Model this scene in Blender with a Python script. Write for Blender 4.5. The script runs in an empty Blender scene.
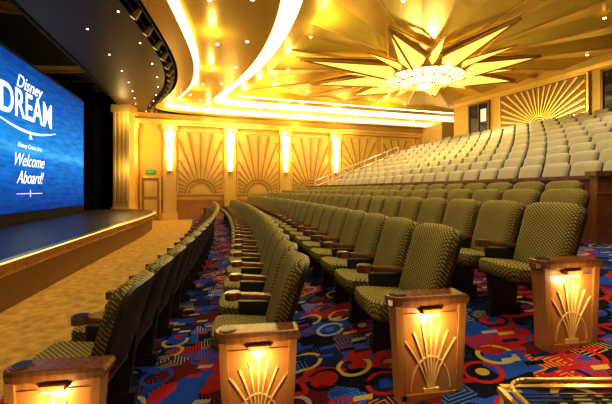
import bpy, math, random
from mathutils import Vector, Matrix
random.seed(4)
sc = bpy.context.scene
try:
    sc.view_settings.view_transform = 'Standard'
    sc.view_settings.look = 'None'
    sc.view_settings.gamma = .88
    sc.view_settings.exposure = .12
except Exception as e:
    print(e)
H = 1.52
def Zr(r): return r + H

# ------------------------------------------------ materials
def mat(name, col, rough=0.5, metal=0.0, emi=None, es=0.0, noise=0.0, nscale=8.0, coat=0.0):
    m = bpy.data.materials.new(name); m.use_nodes = True
    nt = m.node_tree; b = nt.nodes['Principled BSDF']
    b.inputs['Base Color'].default_value = (*col, 1)
    b.inputs['Roughness'].default_value = rough
    b.inputs['Metallic'].default_value = metal
    if coat: b.inputs['Coat Weight'].default_value = coat
    if emi:
        b.inputs['Emission Color'].default_value = (*emi, 1)
        b.inputs['Emission Strength'].default_value = es
    if noise > 0:
        tc = nt.nodes.new('ShaderNodeTexCoord'); n = nt.nodes.new('ShaderNodeTexNoise')
        n.inputs['Scale'].default_value = nscale; n.inputs['Detail'].default_value = 4
        nt.links.new(tc.outputs['Object'], n.inputs['Vector'])
        r = nt.nodes.new('ShaderNodeValToRGB')
        r.color_ramp.elements[0].position = .3; r.color_ramp.elements[1].position = .7
        r.color_ramp.elements[0].color = (*[c*(1-noise) for c in col], 1)
        r.color_ramp.elements[1].color = (*[min(1, c*(1+noise)) for c in col], 1)
        nt.links.new(n.outputs['Fac'], r.inputs['Fac']); nt.links.new(r.outputs['Color'], b.inputs['Base Color'])
    return m

def wood(name, c1, c2, rough=0.3, scale=(2, 2, 14)):
    m = bpy.data.materials.new(name); m.use_nodes = True
    nt = m.node_tree; b = nt.nodes['Principled BSDF']
    tc = nt.nodes.new('ShaderNodeTexCoord'); mp = nt.nodes.new('ShaderNodeMapping')
    mp.inputs['Scale'].default_value = (scale[2], scale[1]*6, scale[0])
    n = nt.nodes.new('ShaderNodeTexNoise'); n.inputs['Scale'].default_value = 2.5; n.inputs['Detail'].default_value = 6
    r = nt.nodes.new('ShaderNodeValToRGB')
    r.color_ramp.elements[0].position = .3; r.color_ramp.elements[1].position = .7
    r.color_ramp.elements[0].color = (*c1, 1); r.color_ramp.elements[1].color = (*c2, 1)
    nt.links.new(tc.outputs['Object'], mp.inputs['Vector']); nt.links.new(mp.outputs['Vector'], n.inputs['Vector'])
    nt.links.new(n.outputs['Fac'], r.inputs['Fac']); nt.links.new(r.outputs['Color'], b.inputs['Base Color'])
    b.inputs['Roughness'].default_value = rough
    return m

def fabric(name, base, dot, base2, scale=34.0, thr=0.3):
    m = bpy.data.materials.new(name); m.use_nodes = True
    nt = m.node_tree; L = nt.links.new; b = nt.nodes['Principled BSDF']
    b.inputs['Roughness'].default_value = 0.85
    b.inputs['Specular IOR Level'].default_value = .25
    tc = nt.nodes.new('ShaderNodeTexCoord'); sp = nt.nodes.new('ShaderNodeSeparateXYZ')
    L(tc.outputs['Object'], sp.inputs[0])
    ad = nt.nodes.new('ShaderNodeMath'); ad.operation = 'ADD'
    L(sp.outputs['X'], ad.inputs[0]); L(sp.outputs['Z'], ad.inputs[1])
    cb = nt.nodes.new('ShaderNodeCombineXYZ'); L(sp.outputs['Y'], cb.inputs['X']); L(ad.outputs[0], cb.inputs['Y'])
    mp = nt.nodes.new('ShaderNodeMapping'); mp.inputs['Rotation'].default_value = (0, 0, math.radians(45))
    L(cb.outputs[0], mp.inputs['Vector'])
    v = nt.nodes.new('ShaderNodeTexVoronoi'); v.voronoi_dimensions = '2D'
    v.inputs['Scale'].default_value = scale; v.inputs['Randomness'].default_value = 0.0
    L(mp.outputs[0], v.inputs['Vector'])
    lt = nt.nodes.new('ShaderNodeMath'); lt.operation = 'LESS_THAN'; lt.inputs[1].default_value = thr
    L(v.outputs['Distance'], lt.inputs[0])
    n = nt.nodes.new('ShaderNodeTexNoise'); n.inputs['Scale'].default_value = 6; L(tc.outputs['Object'], n.inputs['Vector'])
    mx0 = nt.nodes.new('ShaderNodeMixRGB'); mx0.inputs[1].default_value = (*base, 1); mx0.inputs[2].default_value = (*base2, 1)
    L(n.outputs['Fac'], mx0.inputs[0])
    mx = nt.nodes.new('ShaderNodeMixRGB'); mx.inputs[2].default_value = (*dot, 1)
    L(mx0.outputs[0], mx.inputs[1]); L(lt.outputs[0], mx.inputs[0]); L(mx.outputs[0], b.inputs['Base Color'])
    return m

def carpet():
    m = bpy.data.materials.new('deco_carpet'); m.use_nodes = True
    nt = m.node_tree; L = nt.links.new; b = nt.nodes['Principled BSDF']; b.inputs['Roughness'].default_value = .95
    b.inputs['Specular IOR Level'].default_value = .1
    N = nt.nodes.new
    tc = N('ShaderNodeTexCoord')
    def vor(scale, metric='EUCLIDEAN', feature='F1', off=0, rnd=.8, sc=(1, 1, 1), rot=0):
        mp = N('ShaderNodeMapping'); mp.inputs['Location'].default_value = (off, off*1.7, 0)
        mp.inputs['Scale'].default_value = sc; mp.inputs['Rotation'].default_value = (0, 0, rot)
        L(tc.outputs['Object'], mp.inputs['Vector'])
        v = N('ShaderNodeTexVoronoi'); v.voronoi_dimensions = '2D'; v.feature = feature
        if feature == 'F1': v.distance = metric
        v.inputs['Scale'].default_value = scale; v.inputs['Randomness'].default_value = rnd
        L(mp.outputs[0], v.inputs['Vector']); return v
    def ramp(cols):
        r = N('ShaderNodeValToRGB'); cr = r.color_ramp; cr.interpolation = 'CONSTANT'
        while len(cr.elements) < len(cols): cr.elements.new(.5)
        for i, c in enumerate(cols):
            cr.elements[i].position = i/len(cols); cr.elements[i].color = (*c, 1)
        return r
    def math_(op, a, bb=None, v=None):
        n = N('ShaderNodeMath'); n.operation = op; L(a, n.inputs[0])
        if bb is not None: L(bb, n.inputs[1])
        if v is not None: n.inputs[1].default_value = v
        return n.outputs[0]
    def mix(f, a, bb):
        n = N('ShaderNodeMixRGB'); L(f, n.inputs[0]); L(a, n.inputs[1])
        if isinstance(bb, tuple): n.inputs[2].default_value = (*bb, 1)
        else: L(bb, n.inputs[2])
        return n.outputs[0]
    navy = (.009, .014, .08); blue = (.014, .065, .40); red = (.36, .016, .014); blk = (.005, .005, .01)
    gold = (.48, .33, .05); cream = (.36, .36, .33); sky = (.06, .17, .50); maroon = (.11, .008, .012)
    v1 = vor(4.3, 'MANHATTAN', rnd=.9, rot=.5); s1 = N('ShaderNodeSeparateColor'); L(v1.outputs['Color'], s1.inputs[0])
    r1 = ramp([navy, red, blk, blue, navy, maroon, blue, red, blk]); L(s1.outputs[0], r1.inputs[0])
    col = r1.outputs[0]
    ws = math_('FRACT', math_('MULTIPLY', v1.outputs['Distance'], v=6.0))
    mk = math_('MULTIPLY', math_('LESS_THAN', ws, v=.3), math_('GREATER_THAN', s1.outputs[1], v=.55))
    r2 = ramp([sky, gold, cream, blk, red, blue]); L(s1.outputs[2], r2.inputs[0])
    col = mix(mk, col, r2.outputs[0])
    v4 = vor(3.1, 'EUCLIDEAN', off=1.3, rnd=1.0); s4 = N('ShaderNodeSeparateColor'); L(v4.outputs['Color'], s4.inputs[0])
    d = v4.outputs['Distance']
    arc = math_('MULTIPLY', math_('GREATER_THAN', d, v=.30), math_('LESS_THAN', d, v=.40))
    r4 = ramp([gold, blue, blk, red, cream, navy]); L(s4.outputs[0], r4.inputs[0])
    col = mix(arc, col, r4.outputs[0])
    dot = math_('MULTIPLY', math_('LESS_THAN', d, v=.13), math_('GREATER_THAN', s4.outputs[1], v=.4))
    r5 = ramp([red, gold, sky, blue, blk]); L(s4.outputs[2], r5.inputs[0])
    col = mix(dot, col, r5.outputs[0])
    v2 = vor(4.0, 'MANHATTAN', off=3.3, rnd=.8, sc=(1, 2.6, 1), rot=-.7); s2 = N('ShaderNodeSeparateColor'); L(v2.outputs['Color'], s2.inputs[0])
    r3 = ramp([cream, red, blk, gold, blue, navy, red]); L(s2.outputs[1], r3.inputs[0])
    mk2 = math_('MULTIPLY', math_('LESS_THAN', v2.outputs['Distance'], v=.34), math_('GREATER_THAN', s2.outputs[0], v=.5))
    col = mix(mk2, col, r3.outputs[0])
    L(col, b.inputs['Base Color'])
    return m

M_carpet = carpet()
M_walk = mat('walkway_carpet', (.44, .26, .045), .9, noise=.3, nscale=9)
M_stage_top = mat('stage_floor_dark', (.03, .018, .01), .4, noise=.2, nscale=3)
M_stage_wood = wood('stage_wood', (.22, .085, .014), (.38, .17, .03), .25)
M_brass = mat('brass', (.8, .56, .16), .3, 1.0)
M_inlay = mat('pale_gold_inlay', (.85, .64, .28), .4, .2)
M_black = mat('black_matte', (.004, .004, .005), .9)
M_blackm = mat('black_metal', (.015, .013, .01), .4, .3)
M_can = mat('bronze_lamp_can', (.2, .13, .05), .4, .5)
M_wall = mat('gold_wall', (.63, .40, .075), .4, .1, noise=.08, nscale=1.5)
M_wall2 = mat('tan_wall_panel', (.70, .48, .14), .35, .1, noise=.06, nscale=2)
M_rib = mat('dark_bronze_rib', (.2, .1, .02), .4, .4)
M_ribw = mat('antique_gold_rib', (.46, .25, .05), .35, .35)
M_ribg = mat('gold_rib', (.85, .6, .17), .3, .5)
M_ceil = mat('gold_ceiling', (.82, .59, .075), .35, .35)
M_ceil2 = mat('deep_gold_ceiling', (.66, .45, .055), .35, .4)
M_soffA = mat('bronze_soffit', (.06, .036, .007), .5, .2)
M_soffB = mat('gold_soffit', (.68, .47, .065), .35, .3)
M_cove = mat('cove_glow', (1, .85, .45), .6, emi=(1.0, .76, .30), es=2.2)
M_ledge = mat('cove_ledge_painted_glow', (1, .9, .65), .6, emi=(1.0, .88, .58), es=1.7)  # LED light falling on the ledge, put into the material as emission
M_led = mat('led_strip', (1, .9, .7), .6, emi=(1.0, .9, .62), es=6.0)
M_sconce = mat('sconce_glass', (1, .85, .5), .5, emi=(1.0, .74, .26), es=8)
M_bulb = mat('downlight_glow', (1, .95, .8), .5, emi=(1, .85, .55), es=10)
M_star = mat('star_glass', (1, .8, .25), .4, emi=(1.0, .76, .14), es=1.15)
M_starc = mat('star_core_glass', (1, .85, .4), .4, emi=(1.0, .88, .34), es=5)
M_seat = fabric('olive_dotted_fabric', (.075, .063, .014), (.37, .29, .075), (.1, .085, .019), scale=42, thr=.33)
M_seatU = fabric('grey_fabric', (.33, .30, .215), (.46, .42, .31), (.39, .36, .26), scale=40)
M_shell = mat('seat_shell', (.02, .015, .01), .45)
M_arm = wood('armrest_wood', (.14, .05, .015), (.24, .1, .028), .25)
M_panelw = wood('end_panel_wood', (.30, .125, .038), (.43, .21, .062), .3)
M_panelg = mat('end_panel_inlay', (.46, .22, .06), .35, .1)
M_cup = mat('cup_holder_black', (.01, .01, .01), .3)
M_plamp = mat('panel_lamp', (1, .9, .6), .5, emi=(1, .8, .4), es=16)
M_cherry = wood('cherry_parapet', (.13, .042, .012), (.22, .08, .02), .3)
M_white = mat('rail_white', (.75, .7, .6), .35, .3)
M_glass = mat('dark_window_glass', (.015, .02, .03), .08)
M_door = wood('door_wood', (.3, .16, .04), (.42, .24, .07), .4)

# ------------------------------------------------ mesh builder
class MB:
    def __init__(s): s.v = []; s.f = []; s.mi = []; s.M = Matrix.Identity(4)
    def add(s, vs, fs, m=0):
        o = len(s.v)
        s.v += [tuple(s.M @ Vector(p)) for p in vs]
        s.f += [tuple(i+o for i in f) for f in fs]; s.mi += [m]*len(fs)
    def box(s, x0, x1, y0, y1, z0, z1, m=0):
        vs = [(x0,y0,z0),(x1,y0,z0),(x1,y1,z0),(x0,y1,z0),(x0,y0,z1),(x1,y0,z1),(x1,y1,z1),(x0,y1,z1)]
        s.add(vs, [(0,3,2,1),(4,5,6,7),(0,1,5,4),(1,2,6,5),(2,3,7,6),(3,0,4,7)], m)
    def loft(s, rings, m=0, cap=True, closed=True):
        n = len(rings[0]); vs = [p for r in rings for p in r]; fs = []
        for i in range(len(rings)-1):
            for j in range(n if closed else n-1):
                k = (j+1) % n
                fs.append((i*n+j, i*n+k, (i+1)*n+k, (i+1)*n+j))
        if cap:
            fs.append(tuple(range(n))[::-1]); fs.append(tuple((len(rings)-1)*n+j for j in range(n)))
        s.add(vs, fs, m)
    def cyl(s, p0, p1, r0, r1=None, n=10, m=0):
        if r1 is None: r1 = r0
        p0 = Vector(p0); p1 = Vector(p1); d = (p1-p0).normalized()
        a = d.orthogonal().normalized(); b = d.cross(a)
        R = []
        for p, r in ((p0, r0), (p1, r1)):
            R.append([tuple(p + a*r*math.cos(2*math.pi*i/n) + b*r*math.sin(2*math.pi*i/n)) for i in range(n)])
        s.loft(R, m)
    def build(s, name, mats, smooth=False, parent=None):
        me = bpy.data.meshes.new(name); me.from_pydata(s.v, [], s.f)
        for m in mats: me.materials.append(m)
        me.polygons.foreach_set('material_index', s.mi)
        if smooth: me.polygons.foreach_set('use_smooth', [True]*len(s.f))
        me.update()
        o = bpy.data.objects.new(name, me); sc.collection.objects.link(o)
        if parent: o.parent = parent
        return o

def empty(name, loc=(0,0,0)):
    e = bpy.data.objects.new(name, None); e.location = loc; sc.collection.objects.link(e); return e

# ------------------------------------------------ plan geometry
def aa(d): return .15 + .14*(d+1.3)/15.3
def RX(d, Y): return d - aa(d)*(Y-2) - .006*(Y-2)**2
def RS(d, Y): return aa(d) + .012*(Y-2)
def Ywall(X): return 17.5 + .3*(X+7.5)
def Yfar(d):
    Y = 19.
    for _ in range(30): Y = Ywall(RX(d, Y))
    return Y
def zfl(d):
    pts = [(-2.2,-1.55),(-1.27,-1.52),(-.28,-1.43),(.72,-1.23),(1.75,-1.10),(2.75,-.98),(3.75,-.86),(5.1,-.75)]
    if d <= pts[0][0]: return pts[0][1]
    for (a, za), (b, zb) in zip(pts, pts[1:]):
        if d <= b: return za + (zb-za)*(d-a)/(b-a)
    return pts[-1][1]

def dgrid(name, ds, zf, mats, y0=-5.0, ny=50, y1f=Yfar):
    mb = MB(); vs = []; fs = []
    for d in ds:
        y1 = y1f(d)
        for j in range(ny+1):
            Y = y0 + (y1-y0)*j/ny
            vs.append((RX(d, Y), Y, Zr(zf(d))))
    n = ny+1
    for i in range(len(ds)-1):
        for j in range(ny):
            fs.append((i*n+j, (i+1)*n+j, (i+1)*n+j+1, i*n+j+1))
    mb.add(vs, fs); return mb.build(name, mats)
dgrid('floor', [-2.2,-1.27,-.28,.72,1.75,2.75,3.75,5.1], zfl, [M_carpet])
dgrid('floor_walkway', [-7,-5,-3,-2.2], lambda d: -1.55, [M_walk])
UK = [(5.9+.93*k, -.45+.285*k) for k in range(9)]
mb = MB(); ny = 40
def strip(mb, dA, zA, dB, zB, m=0, y0=-5, yf=Yfar):
    vs = []
    for (d, z) in ((dA, zA), (dB, zB)):
        y1 = yf(d)
        for j in range(ny+1):
            Y = y0+(y1-y0)*j/ny; vs.append((RX(d, Y), Y, Zr(z)))
    n = ny+1
    mb.add(vs, [(j, n+j, n+j+1, j+1) for j in range(ny)], m)
for k, (d, z) in enumerate(UK):
    d0 = 5.08 if k == 0 else d-.45; d1 = d+.48 if k < 8 else 16
    strip(mb, d0, z, d1, z)
    if k == 0: strip(mb, d0, -1.2, d0, z)
    if k < 8: strip(mb, d1, z, d1, UK[k+1][1], 1)
mb.build('floor_upper_tier', [M_carpet, M_cherry])
mb = MB()
y1 = lambda d: Yfar(d)-1.3
YP = 4.9
strip(mb, 4.98, -1.2, 4.98, .16, 0, YP, y1); strip(mb, 5.1, -1.2, 5.1, .16, 0, YP, y1)
strip(mb, 4.94, .16, 5.14, .16, 1, YP, y1); strip(mb, 4.94, .22, 5.14, .22, 1, YP, y1)
strip(mb, 4.94, .16, 4.94, .22, 1, YP, y1); strip(mb, 5.14, .16, 5.14, .22, 1, YP, y1)
strip(mb, 4.96, -.1, 4.96, -.06, 2, YP, y1); strip(mb, 4.97, -.8, 4.97, -.65, 1, YP, y1)
mb.box(4.13, 7.6, 4.82, 4.94, Zr(-1.2), Zr(.2), 0); mb.box(4.08, 7.6, 4.78, 4.98, Zr(.2), Zr(.27), 1)
mb.box(4.11, 7.6, 4.80, 4.82, Zr(-.9), Zr(-.68), 1); mb.box(4.11, 7.6, 4.81, 4.82, Zr(-.06), Zr(-.03), 2)
for x in (5.0, 5.9, 6.8): mb.box(x, x+.04, 4.80, 4.82, Zr(-.68), Zr(-.06), 1)
mb.build('parapet', [M_cherry, M_arm, M_brass])

# ------------------------------------------------ walls
P0 = Vector((-7.5, 17.5, 0)); U = Vector((.958, .287, 0)).normalized(); Nw = Vector((U.y, -U.x, 0))
def wallM(s, off=0):
    o = P0 + U*s + Nw*off
    return Matrix(((U.x, Nw.x, 0, o.x), (U.y, Nw.y, 0, o.y), (0, 0, 1, H), (0, 0, 0, 1)))
mb = MB(); mb.M = wallM(0)
mb.box(-2.2, 19, -.3, 0, -1.55, 5.2)
mb.build('wall_far', [M_wall])
mb = MB(); mb.M = wallM(0)
mb.box(-1.9, 19, 0, .12, 3.35, 3.5, 0); mb.box(-1.9, 19, 0, .2, 3.5, 3.6, 0)
mb.box(0, 19, 0, .06, -.62, -.5, 1); mb.box(0, 10, 0, .04, -1.55, -.62, 1)
mb.build('trim_far_cornice', [M_ribg, M_panelw])

def sunburst(mb, w, h, z0, n=13, m0=0, m1=1, m2=2):
    mb.box(-w/2, w/2, 0, .03, z0, z0+h, m0)
    for (a, b, c, d) in ((-w/2-.05, w/2+.05, z0-.06, z0), (-w/2-.05, w/2+.05, z0+h, z0+h+.06), (-w/2-.06, -w/2, z0, z0+h), (w/2, w/2+.06, z0, z0+h)):
        mb.box(a, b, 0, .07, c, d, m2)
    for i in range(n):
        t = math.radians(6 + 168*i/(n-1)); cx, cz = math.cos(t), math.sin(t)
        L = min((w/2)/abs(cx) if abs(cx) > 1e-3 else 99, h/cz if cz > 1e-3 else 99)
        L0 = .22*h; px, pz = -cz, cx
        a, b = .012, .012+.014*L
        q = [(cx*L0-px*a, cz*L0-pz*a), (cx*L*.97-px*b, cz*L*.97-pz*b), (cx*L*.97+px*b, cz*L*.97+pz*b), (cx*L0+px*a, cz*L0+pz*a)]
        mb.loft([[(x, .03, z+z0) for x, z in q], [(x, .07, z+z0) for x, z in q]], m1)
    for (ri, ro, mm) in ((0, .13*h, m2), (.17*h, .19*h, m1), (.22*h, .24*h, m1)):
        for i in range(16):
            a0, a1 = math.pi*i/16, math.pi*(i+1)/16
            q = [(ri*math.cos(a0), ri*math.sin(a0)), (ro*math.cos(a0), ro*math.sin(a0)), (ro*math.cos(a1), ro*math.sin(a1)), (ri*math.cos(a1), ri*math.sin(a1))]
            mb.loft([[(x, .03, z+z0) for x, z in q], [(x, .08, z+z0) for x, z in q]], mm)

SC = [.47, 3.51, 6.58, 9.63]
for i, s in enumerate([(SC[j]+SC[j+1])/2 for j in range(3)] + [11.2, 13.9, 16.4]):
    mb = MB(); mb.M = wallM(s)
    if i < 3: sunburst(mb, 2.25, 3.3, -.2, 17)
    else: sunburst(mb, 2.2, 2.3, .9)
    mb.build('sunburst_wall_panel', [M_wall2, M_ribw, M_ribg])

def light(name, kind, loc, energy, col, radius=.08, rot=None, spot=None, blend=.6):
    l = bpy.data.lights.new(name, kind); l.energy = energy; l.color = col
    l.shadow_soft_size = radius
    if kind == 'SPOT': l.spot_size = math.radians(spot); l.spot_blend = blend
    o = bpy.data.objects.new(name, l); o.location = loc
    if rot: o.rotation_euler = rot
    sc.collection.objects.link(o); return o
WARM = (1, .70, .27)
def sconce(M, zb, pil=True):
    mb = MB(); mb.M = M
    if pil:
        mb.box(-.32, .32, 0, .16, -1.55, 3.35, 0); mb.box(-.38, .38, 0, .22, 3.1, 3.35, 1); mb.box(-.38, .38, 0, .22, -1.55, -1.2, 1)
        for x in (-.24, .2): mb.box(x, x+.04, .16, .19, -1.1, 3.0, 1)
    rings = []
    for z, r in ((zb, .05), (zb+.15, .1), (zb+1.2, .17), (zb+2.0, .24), (zb+2.1, .2)):
        rings.append([(r*math.cos(a), .17+r*math.sin(a), z) for a in [math.pi*j/10 for j in range(11)]])
    mb.loft(rings, 2)
    for k in range(5):
        a = math.pi*(k+.5)/5
        mb.cyl((.11*math.cos(a), .17+.11*math.sin(a), zb+.1), (.26*math.cos(a), .17+.26*math.sin(a), zb+2.05), .012, n=6, m=1)
    mb.cyl((0, .22, zb-.1), (0, .22, zb+.1), .03, .12, m=1)
    o = mb.build('wall_sconce', [M_wall2, M_ribg, M_sconce])
    for zz, e in ((zb+2.35, 34), (zb+.9, 40)):
        p = M @ Vector((0, .62, zz)); light('sconce_light', 'POINT', p, e, WARM, .05).parent = o
for s in SC: sconce(wallM(s), .9)
sconce(wallM(-1.35), .9)
mb = MB(); mb.M = wallM(-.45)
mb.box(-.42, .42, 0, .05, -1.55, .6, 0)
for x0, x1, z0, z1 in ((-.5, -.42, -1.55, .68), (.42, .5, -1.55, .68), (-.5, .5, .6, .7)): mb.box(x0, x1, 0, .09, z0, z1, 1)
for z0, z1 in ((-1.3, -.5), (-.35, .45)): mb.box(-.3, .3, .05, .07, z0, z1, 1)
mb.cyl((.34, .05, -.45), (.34, .12, -.45), .03, m=2)
mb.build('door_1', [M_door, M_ribg, M_brass])
mb = MB(); mb.M = wallM(-.45); mb.box(-.2, .2, .02, .08, .85, 1.0, 0); mb.box(-.22, .22, .0, .06, .83, 1.02, 1)
mb.build('exit_sign', [mat('exit_green', (.05, .3, .08), .5, emi=(.1, .7, .2), es=.3), M_blackm])

# back wall
mb = MB()
def bstrip(mb, off, z0, z1, m, ya=-5., yb=18., n=30):
    vs = []
    for z in (z0, z1):
        for j in range(n+1):
            Y = ya+(yb-ya)*j/n; vs.append((RX(14-off, Y), Y, Zr(z)))
    k = n+1; mb.add(vs, [(j, j+1, k+j+1, k+j) for j in range(n)], m)
def bledge(mb, off, z, m, o2=0.):
    vs = []
    for o in (o2, off):
        for j in range(31):
            Y = -5+23*j/30; vs.append((RX(14-o, Y), Y, Zr(z)))
    mb.add(vs, [(j, j+1, 31+j+1, 31+j) for j in range(30)], m)
bstrip(mb, 0, -1.5, 5.3, 0)
q = [(RX(14, 18), 18)]; e = Vector((RX(14, 18), 18, 0)) + U*4
vs = [(q[0][0], 18, 0), (e.x, e.y, 0), (e.x, e.y, 6.9), (q[0][0], 18, 6.9)]
mb.add(vs, [(0, 1, 2, 3)], 0)
mb.build('wall_back', [M_wall])
mb = MB()
bstrip(mb, .05, 4.35, 4.5, 0); bledge(mb, .05, 4.35, 0); bledge(mb, .05, 4.5, 0)
bstrip(mb, .06, 2.35, 2.55, 1); bledge(mb, .06, 2.55, 1)
bstrip(mb, .04, 1.6, 2.35, 2)
mb.build('trim_back_wall', [M_ribg, M_cherry, M_panelw])
def backM(Y, off=.03):
    s = RS(14, Y); t = Vector((-s, 1, 0)).normalized(); n = Vector((-t.y, t.x, 0))
    o = Vector((RX(14, Y), Y, 0)) + n*off
    return Matrix(((t.x, n.x, 0, o.x), (t.y, n.y, 0, o.y), (0, 0, 1, H), (0, 0, 0, 1)))
M_panD = mat('bronze_panel', (.25, .13, .025), .4, .2)
for Y, w in ((14.0, 3.4), (9.0, 3.2), (5, 3.2)):
    mb = MB(); mb.M = backM(Y, .06); sunburst(mb, w, 1.6, 2.65, 21)
    mb.build('sunburst_wall_panel', [M_panD, M_ribg, M_ribg])
for i, (Y, w) in enumerate(((16.6, 1.0), (11.5, 1.0), (6.95, .7))):
    mb = MB(); mb.M = backM(Y, .05)
    mb.box(-w/2, w/2, 0, .02, 2.75, 4.15, 0)
    for a, b, c, d in ((-w/2-.08, -w/2, 2.7, 4.2), (w/2, w/2+.08, 2.7, 4.2), (-w/2-.08, w/2+.08, 4.15, 4.25), (-w/2-.08, w/2+.08, 2.65, 2.75), (-.02, .02, 2.75, 4.15)):
        mb.box(a, b, 0, .08, c, d, 1)
    mb.box(-w/2+.1, -.1, .025, .03, 3.3, 3.9, 2)
    mb.build('window_%d' % (i+1), [M_glass, M_rib, mat('booth_light', (.9, .9, .8), .5, emi=(.9, .95, 1), es=.35)])
mb = MB(); mb.M = wallM(16.2)
mb.box(-.6, .8, .05, 2.0, 1.5, 4.0, 0); mb.box(-.65, .85, .02, 2.05, 3.9, 4.02, 1)
mb.build('wall_booth', [M_wall2, M_ribg])
mb = MB(); mb.box(-14, 17, -5.3, -5.0, 0, 7); mb.build('wall_near', [M_wall])

# ------------------------------------------------ ceiling
def cr(pts, per=8):
    out = []; n = len(pts); P = [Vector((*p, 0)) for p in pts]
    for i in range(n-1):
        p0 = P[max(i-1, 0)]; p1 = P[i]; p2 = P[i+1]; p3 = P[min(i+2, n-1)]
        for j in range(per):
            t = j/per
            out.append(.5*((2*p1)+(-p0+p2)*t+(2*p0-5*p1+4*p2-p3)*t*t+(-p0+3*p1-3*p2+p3)*t**3))
    out.append(P[-1]); return out
C0 = [(-3.14,-5),(-4.26,0),(-5.38,4),(-6.36,7.5),(-7.2,10.6),(-7.9,13),(-8.5,15.1),(-9,17.05),(-6.9,17.68),(-3.5,18.7),(.3,19.84),(4.3,21.04),(11.3,23.14)]
C1 = [(-2.5,-5),(-2.5,0),(-2.6,4),(-2.95,7.5),(-3.5,10.6),(-4.45,13),(-5.8,15.0),(-6.7,16.2),(-6.0,17.1),(-3.3,18.2),(.5,19.4),(4.5,20.6),(11.5,22.7)]
C2 = [(.1,-5),(0,0),(-.15,4),(-.55,7.5),(-1.3,10.2),(-2.5,12.8),(-3.8,14.9),(-4.4,16.2),(-3.8,17.0),(-2.0,17.7),(1.5,18.8),(5,19.9),(11.5,21.8)]
def offs(c, d):
    out = []
    for i, p in enumerate(c):
        t = (c[min(i+1, len(c)-1)]-c[max(i-1, 0)]).normalized()
        out.append(p + Vector((t.y, -t.x, 0))*d)
    return out
c0, c1, c2 = cr(C0), cr(C1), cr(C2)
c1b = offs(c1, .14); c2b = offs(c2, .06); c2m = offs(c2, .55); c3 = offs(c2, 1.0); c3b = offs(c3, .1)
def rib(name, a, za, b, zb, m, nseg=None):
    mb = MB(); n = len(a)
    vs = [(p.x, p.y, Zr(za)) for p in a]+[(p.x, p.y, Zr(zb)) for p in b]
    mb.add(vs, [(j, j+1, n+j+1, n+j) for j in range(n-1)])
    return mb.build(name, [m], True)
root = empty('ceiling_soffit')
def R(*a):
    o = rib(*a); o.parent = root; return o
SL0 = [p.lerp(q, max(0., 1-1.0/max((q-p).length, 1.01))) for p, q in zip(c0, c1)]
SL1 = [p.lerp(q, max(0., 1-.55/max((q-p).length, .56))) for p, q in zip(c0, c1)]
R('soffit_stage', c0, 3.95, SL0, 3.95, M_soffA)
R('soffit_slot_side_a', SL0, 3.95, SL0, 4.4, M_black)
R('soffit_slot_top', SL0, 4.4, SL1, 4.4, M_black)
R('soffit_slot_side_b', SL1, 3.95, SL1, 4.4, M_black)
R('soffit_stage_band', SL1, 3.95, c1, 3.95, M_soffB)
R('fascia_stage', c1, 3.95, c1, 4.03, M_ribg)
R('cove_stage_lip', c1, 4.03, c1b, 4.05, M_led)
R('cove_stage', c1b, 4.05, c1b, 4.25, M_cove)
R('soffit_main', c1b, 4.22, c2, 4.22, M_soffB)
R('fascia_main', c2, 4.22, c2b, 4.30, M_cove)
R('cove_main', c2b, 4.30, c2b, 4.42, M_cove)
R('cove_ledge', c2b, 4.42, c2m, 4.42, M_ledge)
R('cove_step', c2m, 4.40, c3, 4.46, M_ceil2)
R('cove_led', c3, 4.46, c3, 4.51, M_led)
R('cove_upper', c3, 4.51, c3b, 4.8, M_ceil)
SCN = Vector((4.6, 13.2))
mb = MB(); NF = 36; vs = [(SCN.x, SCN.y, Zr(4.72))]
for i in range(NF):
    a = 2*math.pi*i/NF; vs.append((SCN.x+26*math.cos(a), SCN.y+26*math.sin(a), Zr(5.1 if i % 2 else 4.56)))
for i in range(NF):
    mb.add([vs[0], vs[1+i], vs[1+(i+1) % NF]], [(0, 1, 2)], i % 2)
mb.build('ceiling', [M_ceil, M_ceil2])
mb = MB()
for i in range(0, NF, 2):
    a = 2*math.pi*i/NF; d = Vector((math.cos(a), math.sin(a))); p = Vector((-d.y, d.x))
    pts = []
    for r, w in ((2.2, .03), (20, .05)):
        z = 4.72-(.16)*r/26
        c = SCN+d*r; pts.append([(c.x-p.x*w, c.y-p.y*w, Zr(z)), (c.x+p.x*w, c.y+p.y*w, Zr(z)), (c.x, c.y, Zr(z-.04))])
    mb.loft(pts)
for rr in (6.2, 9.5):
    for i in range(NF):
        a0, a1 = 2*math.pi*i/NF, 2*math.pi*(i+1)/NF
        z0 = 4.72+((.38 if i % 2 else -.16))*rr/26; z1 = 4.72+((.38 if (i+1) % 2 else -.16))*rr/26
        mb.cyl((SCN.x+rr*math.cos(a0), SCN.y+rr*math.sin(a0), Zr(z0)), (SCN.x+rr*math.cos(a1), SCN.y+rr*math.sin(a1), Zr(z1)), .02, n=4)
mb.build('trim_ceiling_ribs', [M_ribg])

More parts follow.
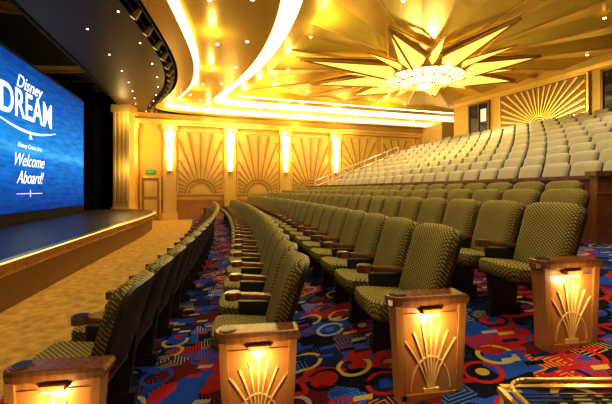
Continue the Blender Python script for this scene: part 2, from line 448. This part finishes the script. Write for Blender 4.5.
# star chandelier
mb = MB()
tips = [(-4.8,-1.5),(-2.3,-3.7),(1.02,-4.3),(3.3,-1.8),(4.0,.8),(1.6,3.1),(-2.4,3.0),(-4.4,1.25)]
for ti, (tx, ty) in enumerate(tips):
    d = Vector((tx, ty)); L = d.length; d.normalize(); p = Vector((-d.y, d.x))
    def P(r, w, z): c = SCN+d*r+p*w; return (c.x, c.y, Zr(z))
    w = .46
    vs = [P(.9, 0, 4.2), P(1.75, -w, 4.48), P(L, 0, 4.48), P(1.75, w, 4.48), P(1.75, 0, 4.14), P(.9, 0, 4.6), P(L, 0, 4.56), P(1.75, -w, 4.6), P(1.75, w, 4.6)]
    mb.add(vs, [(0, 1, 4), (1, 2, 4), (2, 3, 4), (3, 0, 4)], 0)
    mb.add(vs, [(1, 7, 6, 2), (2, 6, 8, 3)], 1)
    for a_, b_ in ((1, 2), (3, 2), (4, 2), (0, 1), (0, 3)):
        mb.cyl(vs[a_], vs[b_], .035, n=5, m=3)
    for sg in (-1, 1):
        fr = [P(1.9, sg*(w+.36), 4.6), P(L*.7, sg*.3, 4.6), P(L*1.03, 0, 4.56), P(1.75, sg*w, 4.54)]
        mb.add(fr, [(0, 1, 2, 3)], 3)
        mb.cyl(fr[0], fr[2], .03, n=5, m=1)
    t2 = Vector(tips[(ti+1) % 8]).normalized(); d = (d+t2).normalized(); p = Vector((-d.y, d.x)); L2 = 3.3
    vs = [P(1.3, 0, 4.3), P(1.7, -.16, 4.5), P(L2, 0, 4.52), P(1.7, .16, 4.5), P(1.7, 0, 4.34)]
    mb.add(vs, [(0, 1, 4), (1, 2, 4), (2, 3, 4), (3, 0, 4)], 0)
    for a_, b_ in ((1, 2), (3, 2)): mb.cyl(vs[a_], vs[b_], .02, n=5, m=3)
for (r0, r1, z0, z1, m) in ((0, .5, 4.0, 4.05, 2), (.5, 1.45, 4.05, 4.3, 2), (1.45, 1.6, 4.3, 4.45, 1), (1.6, 1.62, 4.45, 4.7, 1)):
    n = 32
    vs = [(SCN.x+r0*math.cos(2*math.pi*i/n), SCN.y+r0*math.sin(2*math.pi*i/n), Zr(z0)) for i in range(n)] + \
         [(SCN.x+r1*math.cos(2*math.pi*i/n), SCN.y+r1*math.sin(2*math.pi*i/n), Zr(z1)) for i in range(n)]
    mb.add(vs, [(i, (i+1) % n, n+(i+1) % n, n+i) for i in range(n)], m)
for i in range(16):
    a = 2*math.pi*i/16
    mb.cyl((SCN.x+.3*math.cos(a), SCN.y+.3*math.sin(a), Zr(4.0)), (SCN.x+1.6*math.cos(a), SCN.y+1.6*math.sin(a), Zr(4.33)), .035, n=5, m=3)
for r, z in ((.5, 4.03), (1.0, 4.17), (1.5, 4.3)):
    for i in range(24):
        a0, a1 = 2*math.pi*i/24, 2*math.pi*(i+1)/24
        mb.cyl((SCN.x+r*math.cos(a0), SCN.y+r*math.sin(a0), Zr(z)), (SCN.x+r*math.cos(a1), SCN.y+r*math.sin(a1), Zr(z)), .03, n=5, m=3)
star = mb.build('starburst_chandelier', [M_star, M_ribg, M_starc, M_ribw, M_rib])
light('chandelier_light', 'POINT', (SCN.x, SCN.y, Zr(3.7)), 400, (1, .8, .34), .15).parent = star

# downlights
mb = MB()
def disc(x, y, z, r=.045):
    mb.cyl((x, y, Zr(z)), (x, y, Zr(z-.02)), r, n=10, m=0); mb.cyl((x, y, Zr(z)), (x, y, Zr(z-.012)), r*1.4, n=10, m=1)
for i in range(6, len(c1)-4, 6):
    a, b = c1b[i], c2[i]
    for t in (.3, .72):
        p = a.lerp(b, t); disc(p.x, p.y, 4.22)
for i in range(10, 60, 2):
    p = c0[i].lerp(c1[i], .35+.3*(i % 4 == 0)); disc(p.x, p.y, 3.95, .02)
for r in (5.3, 7.6, 10.5):
    n = int(r*2.2)
    for i in range(n):
        a = 2*math.pi*(i+.5)/n; x = SCN.x+r*math.cos(a); y = SCN.y+r*math.sin(a)
        if y > 2 and y < Ywall(x)-2 and x > -1 and x < RX(14, y)-.5 and x > RX(-1, y)+2: disc(x, y, 4.66, .04)
mb.build('recessed_downlights', [M_bulb, M_brass], parent=root)
DL = (1, .88, .58)
for (x, y, e) in ((.8, 1.2, 130), (3.6, 3.2, 150), (6.5, 5.5, 200), (2.0, 6.5, 190), (8.5, 9, 200), (4.8, 9, 190), (.8, 10.5, 180), (7.6, 14.5, 200), (1.8, 15.5, 170), (-1.7, 7, 110), (-2.8, 13, 90), (-1.3, 2.8, 100), (9.5, 3, 120), (5, 17.5, 150)):
    light('downlight_lamp', 'SPOT', (x, y, Zr(4.1)), e*1.5, DL, .05, (0, 0, 0), 140, .8)
CW = (1, .78, .28)
for i in (12, 20, 28, 36, 44, 52, 60, 72, 86):  # added point lights hanging free by the upper cove, to brighten the ceiling
    q = offs(c3, .5)[min(i, len(c3)-1)]
    light('ceiling_fill_light', 'POINT', (q.x, q.y, Zr(4.2)), 44, CW, .04)
for i in (12, 20, 28, 36, 44, 54, 66, 78):  # more added fill points, below the main soffit
    p = c1b[i].lerp(c2[i], .25); light('ceiling_fill_light', 'POINT', (p.x, p.y, Zr(3.9)), 22, CW, .04)

# ------------------------------------------------ stage
SB = [(-2.5,-4.9),(-2.75,-2),(-2.95,0),(-3.25,2.2),(-3.65,4.05),(-4.45,7.5),(-5.0,10),(-5.5,12),(-6.0,13.6),(-6.6,14.6),(-7.6,15.3),(-8.9,15.5)]
sb = cr(SB, 6); sbi = offs(sb, -.14)
M_foot = mat('footlight', (1, .6, .2), .5, emi=(1, .58, .15), es=2.2)
mb = MB(); n = len(sb)
def ringz(c, z): return [(p.x, p.y, Zr(z)) for p in c]
def rb(a, za, b, zb, m):
    mb.add(ringz(a, za)+ringz(b, zb), [(j, j+1, n+j+1, n+j) for j in range(n-1)], m)
rb(sbi, -1.55, sbi, -1.08, 1); rb(sbi, -1.08, sb, -1.05, 0); rb(sb, -1.05, sb, -.90, 0)
rb(sb, -.90, sb, -.88, 4)
rb(sb, -.88, offs(sb, -.1), -.87, 2)
rb(sb, -1.05, offs(sb, .02), -1.03, 2)
rb(offs(sb, -.12), -1.09, offs(sb, -.05), -1.07, 4)
back = [Vector((-13.9, p.y, 0)) for p in sb]
rb(offs(sb, -.1), -.87, back, -.87, 3)
mb.build('stage', [M_stage_wood, M_rib, M_brass, M_stage_top, M_foot])

mb = MB(); mb.box(-14.2, -14, -5, 17, 0, 7); mb.build('wall_stage_left', [M_black])
mb = MB(); mb.box(-14, -9.0, 16.4, 16.6, 0, 7); mb.build('wall_stage_rear', [M_black])
mb = MB()
for i in range(40):
    x0 = -14+4.9*i/40; x1 = -14+4.9*(i+1)/40
    ya = 14.5+.05*(i % 2); yb = 14.5+.05*((i+1) % 2)
    mb.add([(x0, ya, .66), (x1, yb, .66), (x1, yb, 6.1), (x0, ya, 6.1)], [(0, 1, 2, 3)])
mb.build('stage_curtain', [M_black])
mb = MB(); mb.box(-14.2, -4, -5, 17, 6.2, 6.3)
mb.build('ceiling_stage', [M_black])
mb = MB()
h0 = c0[:7*8]
nn = len(h0)
mb.add([(p.x, p.y, Zr(3.95)) for p in h0]+[(p.x-.02, p.y, Zr(4.9)) for p in h0], [(j, j+1, nn+j+1, nn+j) for j in range(nn-1)], 0)
mb.add([(p.x, p.y, Zr(3.95)) for p in h0]+[(p.x+.14, p.y, Zr(3.9)) for p in h0], [(j, j+1, nn+j+1, nn+j) for j in range(nn-1)], 1)
mb.build('trim_proscenium_header', [M_black, M_rib])
mb = MB()
mb.box(-8.95, -8.2, 15.75, 16.3, 0, Zr(3.95), 0)
for i in range(4):
    mb.box(-8.9+i*.18, -8.82+i*.18, 15.7, 15.75, 1.0, Zr(3.6), 1)
mb.box(-9.0, -8.12, 15.68, 16.35, Zr(3.6), Zr(3.95), 1); mb.box(-9.0, -8.12, 15.68, 16.35, 0, Zr(-.8), 1)
mb.build('proscenium_column', [M_wall2, M_ribg])
for z, e in ((3.3, 38), (1.0, 32)):
    light('column_wash', 'POINT', (-8.2, 15.2, Zr(z)), e, WARM, .04)

# screen
def screen():
    m = bpy.data.materials.new('ocean_video'); m.use_nodes = True
    nt = m.node_tree; L = nt.links.new; N = nt.nodes.new
    b = nt.nodes['Principled BSDF']; b.inputs['Base Color'].default_value = (0, 0, 0, 1); b.inputs['Roughness'].default_value = .9
    b.inputs['Specular IOR Level'].default_value = .1
    tc = N('ShaderNodeTexCoord'); sp = N('ShaderNodeSeparateXYZ'); L(tc.outputs['Object'], sp.inputs[0])
    mr = N('ShaderNodeMapRange'); mr.inputs[1].default_value = 0; mr.inputs[2].default_value = 4.15; L(sp.outputs['Z'], mr.inputs[0])
    n = N('ShaderNodeTexNoise'); mp = N('ShaderNodeMapping'); mp.inputs['Scale'].default_value = (1.0, 1, 6); L(tc.outputs['Object'], mp.inputs[0]); L(mp.outputs[0], n.inputs['Vector'])
    n.inputs['Scale'].default_value = 1.6; n.inputs['Detail'].default_value = 6
    r = N('ShaderNodeValToRGB'); e = r.color_ramp.elements
    e[0].position = 0; e[0].color = (.003, .04, .22, 1); e[1].position = 1; e[1].color = (.003, .055, .26, 1)
    for p, c in ((.2, (.005, .12, .44)), (.36, (.01, .21, .58)), (.41, (.07, .45, .85)), (.46, (.018, .28, .66)), (.75, (.006, .14, .46))):
        x = e.new(p); x.color = (*c, 1)
    L(mr.outputs[0], r.inputs[0])
    mx = N('ShaderNodeMixRGB'); mx.blend_type = 'MULTIPLY'; mx.inputs[0].default_value = 1
    r2 = N('ShaderNodeValToRGB'); r2.color_ramp.elements[0].position = .3; r2.color_ramp.elements[0].color = (.5, .55, .65, 1); r2.color_ramp.elements[1].position = .7; r2.color_ramp.elements[1].color = (1.2, 1.2, 1.2, 1)
    L(n.outputs['Fac'], r2.inputs[0]); L(r.outputs[0], mx.inputs[1]); L(r2.outputs[0], mx.inputs[2])
    L(mx.outputs[0], b.inputs['Emission Color']); b.inputs['Emission Strength'].default_value = 1.3
    return m
sR = Vector((-8.9, 13.6, 0)); sd = Vector((.28, -1, 0)).normalized()
W = 7.6
org = sR + sd*W/2; ux = -sd
nrm = Vector((ux.y, -ux.x, 0))
mb = MB(); HS = 4.1
mb.add([(-W/2, 0, 0), (W/2, 0, 0), (W/2, 0, HS), (-W/2, 0, HS)], [(0, 1, 2, 3)], 0)
mb.box(-W/2-.1, W/2+.1, .02, .08, -.265, HS+.1, 1)
scr = mb.build('projection_screen', [screen(), M_black])
scr.matrix_world = Matrix(((ux.x, -nrm.x, 0, org.x), (ux.y, -nrm.y, 0, org.y), (0, 0, 1, Zr(-.6)), (0, 0, 0, 1)))
M_txt = mat('title_white', (.9, .9, .9), .5, emi=(.85, .93, 1), es=.9)
def text(t, x, z, size, shear=0, off=0.0, sx=1):
    c = bpy.data.curves.new('title_'+t.split()[0].lower(), 'FONT'); c.body = t; c.size = size; c.align_x = 'CENTER'; c.shear = shear; c.offset = off; c.extrude = .004
    o = bpy.data.objects.new(c.name, c); sc.collection.objects.link(o); c.materials.append(M_txt)
    o.parent = scr; o.location = (x, -.02, z); o.rotation_euler = (math.radians(90), 0, 0); o.scale = (sx, 1, 1); return o
text('DREAM', -.45, 2.55, 1.05, 0, .015, .82)
text('Disney', -.45, 3.33, .5, .35, .004)
text('Disney Cruise Line', -.4, 1.75, .17, .2)
text('Welcome', -.45, 1.25, .5, .45, .0, .85)
text('Aboard!', -.4, .78, .5, .45, .0, .85)
mb = MB()
for k in range(24):
    def sp_(k): t = k/24; return (-2.1+3.3*t, -.02, 2.42 - .22*math.sin(t*math.pi))
    mb.cyl(sp_(k), sp_(k+1), .012+.025*math.sin(math.pi*k/24), n=6)
mb.cyl((-1.1, -.02, .5), (.3, -.02, .5), .010, n=6); mb.cyl((-.4, -.02, .4), (-.4, -.02, .6), .01, n=6)
mb.cyl((-.4, -.02, 2.02), (-.4, -.02, 2.16), .05, .01, n=8)
mb.build('title_swoosh', [M_txt], parent=scr)

mb = MB(); tr = [a.lerp(b, .5) for a, b in zip(SL0, SL1)][8:60]
for i in range(len(tr)-1):
    for o_ in (-.1, .1):
        mb.cyl((tr[i].x+o_, tr[i].y, Zr(4.0)), (tr[i+1].x+o_, tr[i+1].y, Zr(4.0)), .02, n=6)
for i in range(2, len(tr), 2):
    p = tr[i]
    mb.cyl((p.x, p.y, Zr(4.35)), (p.x, p.y, Zr(3.98)), .02, n=6)
    mb.cyl((p.x+.05, p.y, Zr(4.0)), (p.x-.1, p.y, Zr(3.8)), .07, .09, n=12, m=1)
    mb.cyl((p.x-.1, p.y, Zr(3.8)), (p.x-.103, p.y, Zr(3.796)), .06, .06, n=12, m=2)
mb.build('stage_light_truss', [M_blackm, M_can, mat('stage_lamp_glow', (1, .8, .5), .5, emi=(1, .7, .3), es=1.5)], parent=root)

# ------------------------------------------------ seats
def outline(w_b, w_t, h, r, n=6):
    pts = [(-w_b/2+.02, 0), (w_b/2-.02, 0), (w_b/2, .03)]
    for i in range(n+1):
        a = math.pi/2*i/n; pts.append((w_t/2-r+r*math.cos(a), h-r+r*math.sin(a)))
    pts.append((0, h+.012))
    for i in range(n+1):
        a = math.pi/2+math.pi/2*i/n; pts.append((-w_t/2+r+r*math.cos(a), h-r+r*math.sin(a)))
    pts.append((-w_b/2, .03)); return pts
def seat_mesh(name, fab):
    mb = MB()
    rec = math.radians(18); up = Vector((math.sin(rec), 0, math.cos(rec))); fw = Vector((-math.cos(rec), 0, math.sin(rec)))
    base = Vector((.10, 0, .40)); OL = outline(.46, .49, .60, .09); cy = .30
    def ring(w, s):
        R_ = []
        for y, v in OL:
            vv = cy+(v-cy)*s; yy = y*s; bow = -.035*(1-(yy/.25)**2)
            R_.append(tuple(base + up*vv + Vector((0, yy, 0)) + fw*(w+bow)))
        return R_
    mb.loft([ring(-.01, 1.0), ring(.03, 1.015), ring(.055, .97), ring(.075, .86), ring(.083, .6), ring(.085, .2)], 0)
    mb.loft([ring(-.045, .9), ring(-.038, 1.0), ring(-.01, 1.0)], 1)
    O2 = outline(.45, .43, .46, .07); rr = []
    for z, s in ((.36, .9), (.375, .98), (.43, 1.0), (.465, .96), (.48, .84), (.485, .4)):
        rr.append([(.16 - ((v-.23)*s+.23), y*s, z + .05*((v*s)/.46)) for y, v in O2])
    mb.loft(rr, 0)
    mb.loft([[(.16-((v-.23)*s+.23), y*s, z+.05*v/.46) for y, v in O2] for z, s in ((.33, .75), (.365, .95))], 1)
    y = .28
    prof = [(-.03, 0), (.03, 0), (.038, .02), (.03, .04), (-.03, .04), (-.038, .02)]
    mb.loft([[(x, y+a, z+b) for a, b in prof] for x, z in ((.2, .56), (.05, .585), (-.12, .60))], 2)
    mb.cyl((-.18, y, .595), (-.18, y, .645), .058, .06, 16, 2)
    mb.cyl((-.18, y, .645), (-.18, y, .652), .048, .048, 16, 3)
    mb.loft([[(-.1, y-.025, .1), (.14, y-.025, .1), (.14, y+.025, .1), (-.1, y+.025, .1)], [(-.14, y-.025, .58), (.2, y-.025, .56), (.2, y+.025, .56), (-.14, y+.025, .58)]], 1)
    mb.box(-.12, .18, y-.035, y+.035, -.06, .1, 1)
    o = mb.build(name, [fab, M_shell, M_arm, M_cup]); me = o.data
    me.polygons.foreach_set('use_smooth', [len(p.vertices) == 4 for p in me.polygons])
    try: me.set_sharp_from_angle(angle=math.radians(50))
    except Exception: pass
    bpy.data.objects.remove(o); return me
ME_A = seat_mesh('theater_seat', M_seat); ME_B = seat_mesh('upper_theater_seat', M_seatU)

def panel_mesh():
    mb = MB()
    def ol(sc_): return [(-.185*sc_, 0), (.185*sc_, 0), (.2*sc_, .3), (.22*sc_, .57), (-.22*sc_, .57), (-.2*sc_, .3)]
    mb.loft([[(x, -.05, z-.03) for x, z in ol(1)], [(x, .05, z-.03) for x, z in ol(1)]], 0)
    q = [(-.155, .03), (.155, .03), (.18, .5), (-.18, .5)]
    mb.loft([[(x, -.056, z) for x, z in q], [(x, -.05, z) for x, z in q]], 1)
    mb.box(-.185, .185, -.07, -.05, -.02, .03, 0)
    mb.loft([[(-.2, -.07, .0), (-.155, -.07, .0), (-.18, -.07, .55), (-.225, -.07, .55)], [(-.2, -.05, .0), (-.155, -.05, .0), (-.18, -.05, .55), (-.225, -.05, .55)]], 0)
    mb.loft([[(.155, -.07, .0), (.2, -.07, .0), (.225, -.07, .55), (.18, -.07, .55)], [(.155, -.05, .0), (.2, -.05, .0), (.225, -.05, .55), (.18, -.05, .55)]], 0)
    for k in (-3, -2, -1, 0, 1, 2, 3):
        pts = []
        zt = .48 - .045*abs(k)
        for j in range(9):
            t = j/8; x = k*(.006+.048*t**1.5); z = .05+(zt-.05)*t; pts.append((x, z, .003+.003*t))
        vs = []
        for x, z, w_ in pts: vs += [(x-w_, -.064, z), (x+w_, -.064, z), (x+w_, -.056, z), (x-w_, -.056, z)]
        mb.loft([vs[4*j:4*j+4] for j in range(9)], 4)
    vs = []
    A, Bz = .13, .2
    for j in range(13):
        a = math.pi*j/12; vs.append([(A*math.cos(a), -.063, .05+Bz*math.sin(a)), ((A-.008)*math.cos(a), -.063, .05+(Bz-.01)*math.sin(a)), ((A-.008)*math.cos(a), -.056, .05+(Bz-.01)*math.sin(a)), (A*math.cos(a), -.056, .05+Bz*math.sin(a))])
    mb.loft(vs, 4)
    mb.box(-.05, .05, -.07, -.05, .03, .06, 4)
    mb.box(-.06, .06, -.085, -.05, .50, .53, 0)
    mb.box(-.045, .045, -.08, -.055, .494, .5, 3)
    def arm(z, s):
        pts = []
        for i in range(9):
            a = math.pi/2+math.pi*i/8; pts.append((-.185+.07*s*math.cos(a), .0+.07*s*math.sin(a), z))
        pts += [(.235*s, -.065*s, z), (.235*s, .065*s, z)]
        return pts
    mb.loft([arm(.54, .94), arm(.55, 1.03), arm(.58, 1.06), arm(.6, 1.0), arm(.605, .9)], 2)
    mb.cyl((-.18, 0, .6), (-.18, 0, .612), .052, .052, 18, 5); mb.cyl((-.18, 0, .612), (-.18, 0, .614), .042, .042, 18, 6)
    o = mb.build('tmp', [M_panelw, M_panelg, M_arm, M_plamp, M_inlay, M_arm, M_cup]); me = o.data; bpy.data.objects.remove(o); return me
ME_P = panel_mesh()

def place(me, name, parent, x, y, z, rot):
    o = bpy.data.objects.new(name, me); o.location = (x, y, z); o.rotation_euler = (0, 0, rot); sc.collection.objects.link(o); o.parent = parent; return o
def build_row(rname, me, d, z, Y0, Yend, endp=True):
    root = empty(rname); Y = Y0
    if endp:
        phi = math.atan(RS(d, Y))
        place(ME_P, 'end_panel', root, RX(d, Y), Y, Zr(z), phi)
        off = Matrix.Rotation(phi, 3, 'Z') @ Vector((0, -.15, .44))
        l = light('panel_light', 'POINT', (RX(d, Y)+off.x, Y+off.y, Zr(z)+off.z), 4.2, (1, .74, .33), .012); l.parent = root
    s = RS(d, Y); Y += .32/math.sqrt(1+s*s)
    while Y < Yend:
        s = RS(d, Y)
        place(me, 'seat', root, RX(d, Y), Y, Zr(z), math.atan(s))
        Y += .565/math.sqrt(1+s*s)
ORC = [(-1.33, 1.80, 1), (-.28, 2.04, 1), (.74, 2.07, 1), (1.89, 2.4, 1), (2.85, 3.3, 0), (3.85, 4.3, 0)]
for d, Y0, ep in ORC:
    build_row('theater_seat_row', ME_A, d, zfl(d), Y0, Yfar(d)-1.6, ep)
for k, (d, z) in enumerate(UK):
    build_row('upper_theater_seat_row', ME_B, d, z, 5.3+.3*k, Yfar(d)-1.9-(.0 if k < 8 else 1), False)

mb = MB(); prev = None
for k, (d, z) in enumerate(UK[:8]):
    Y = Yfar(d)-1.5; p = Vector((RX(d-.35, Y), Y, Zr(z)))
    mb.cyl(p, p+Vector((0, 0, .95)), .03, n=8)
    if prev:
        for h in (.95, .65, .35): mb.cyl(prev+Vector((0, 0, h)), p+Vector((0, 0, h)), .024, n=8)
    prev = p
mb.build('stair_handrail', [M_white])

mb = MB()
mb.box(.98, 2.6, .2, 1.72, Zr(-1.35), Zr(-1.0), 0)
mb.box(.96, 2.6, 1.71, 1.735, Zr(-1.015), Zr(-.99), 1); mb.box(.96, .985, .2, 1.735, Zr(-1.015), Zr(-.99), 1)
for i in range(4): mb.box(1.02, 2.6, 1.66-.03*i, 1.67-.03*i, Zr(-1.0), Zr(-.996), 2)
step = mb.build('aisle_step', [M_carpet, M_brass, M_blackm])
mb = MB(); pr = None
pts = [(2.5, 1.7, -1.0), (2.5, 1.7, -.95), (1.1, 1.7, -.95)] + [(1.1-.12*math.sin(a), 1.58+.12*math.cos(a), -.95) for a in [math.pi/2*j/6 for j in range(1, 7)]] + [(.98, .4, -.95), (.98, .35, -1.0)]
for p in pts:
    p = (p[0], p[1], Zr(p[2]))
    if pr: mb.cyl(pr, p, .012, n=10)
    pr = p
mb.build('brass_rail', [M_brass], True, parent=step)

# ------------------------------------------------ world + camera
w = bpy.data.worlds.new('world'); sc.world = w; w.use_nodes = True
w.node_tree.nodes['Background'].inputs[0].default_value = (.02, .015, .01, 1)
cam = bpy.data.cameras.new('camera'); cam.lens = 20; cam.sensor_width = 36; cam.shift_y = -12/612; cam.clip_start = .05
co = bpy.data.objects.new('camera', cam); co.location = (0, 0, H); co.rotation_euler = (math.radians(90), 0, 0)
sc.collection.objects.link(co); sc.camera = co
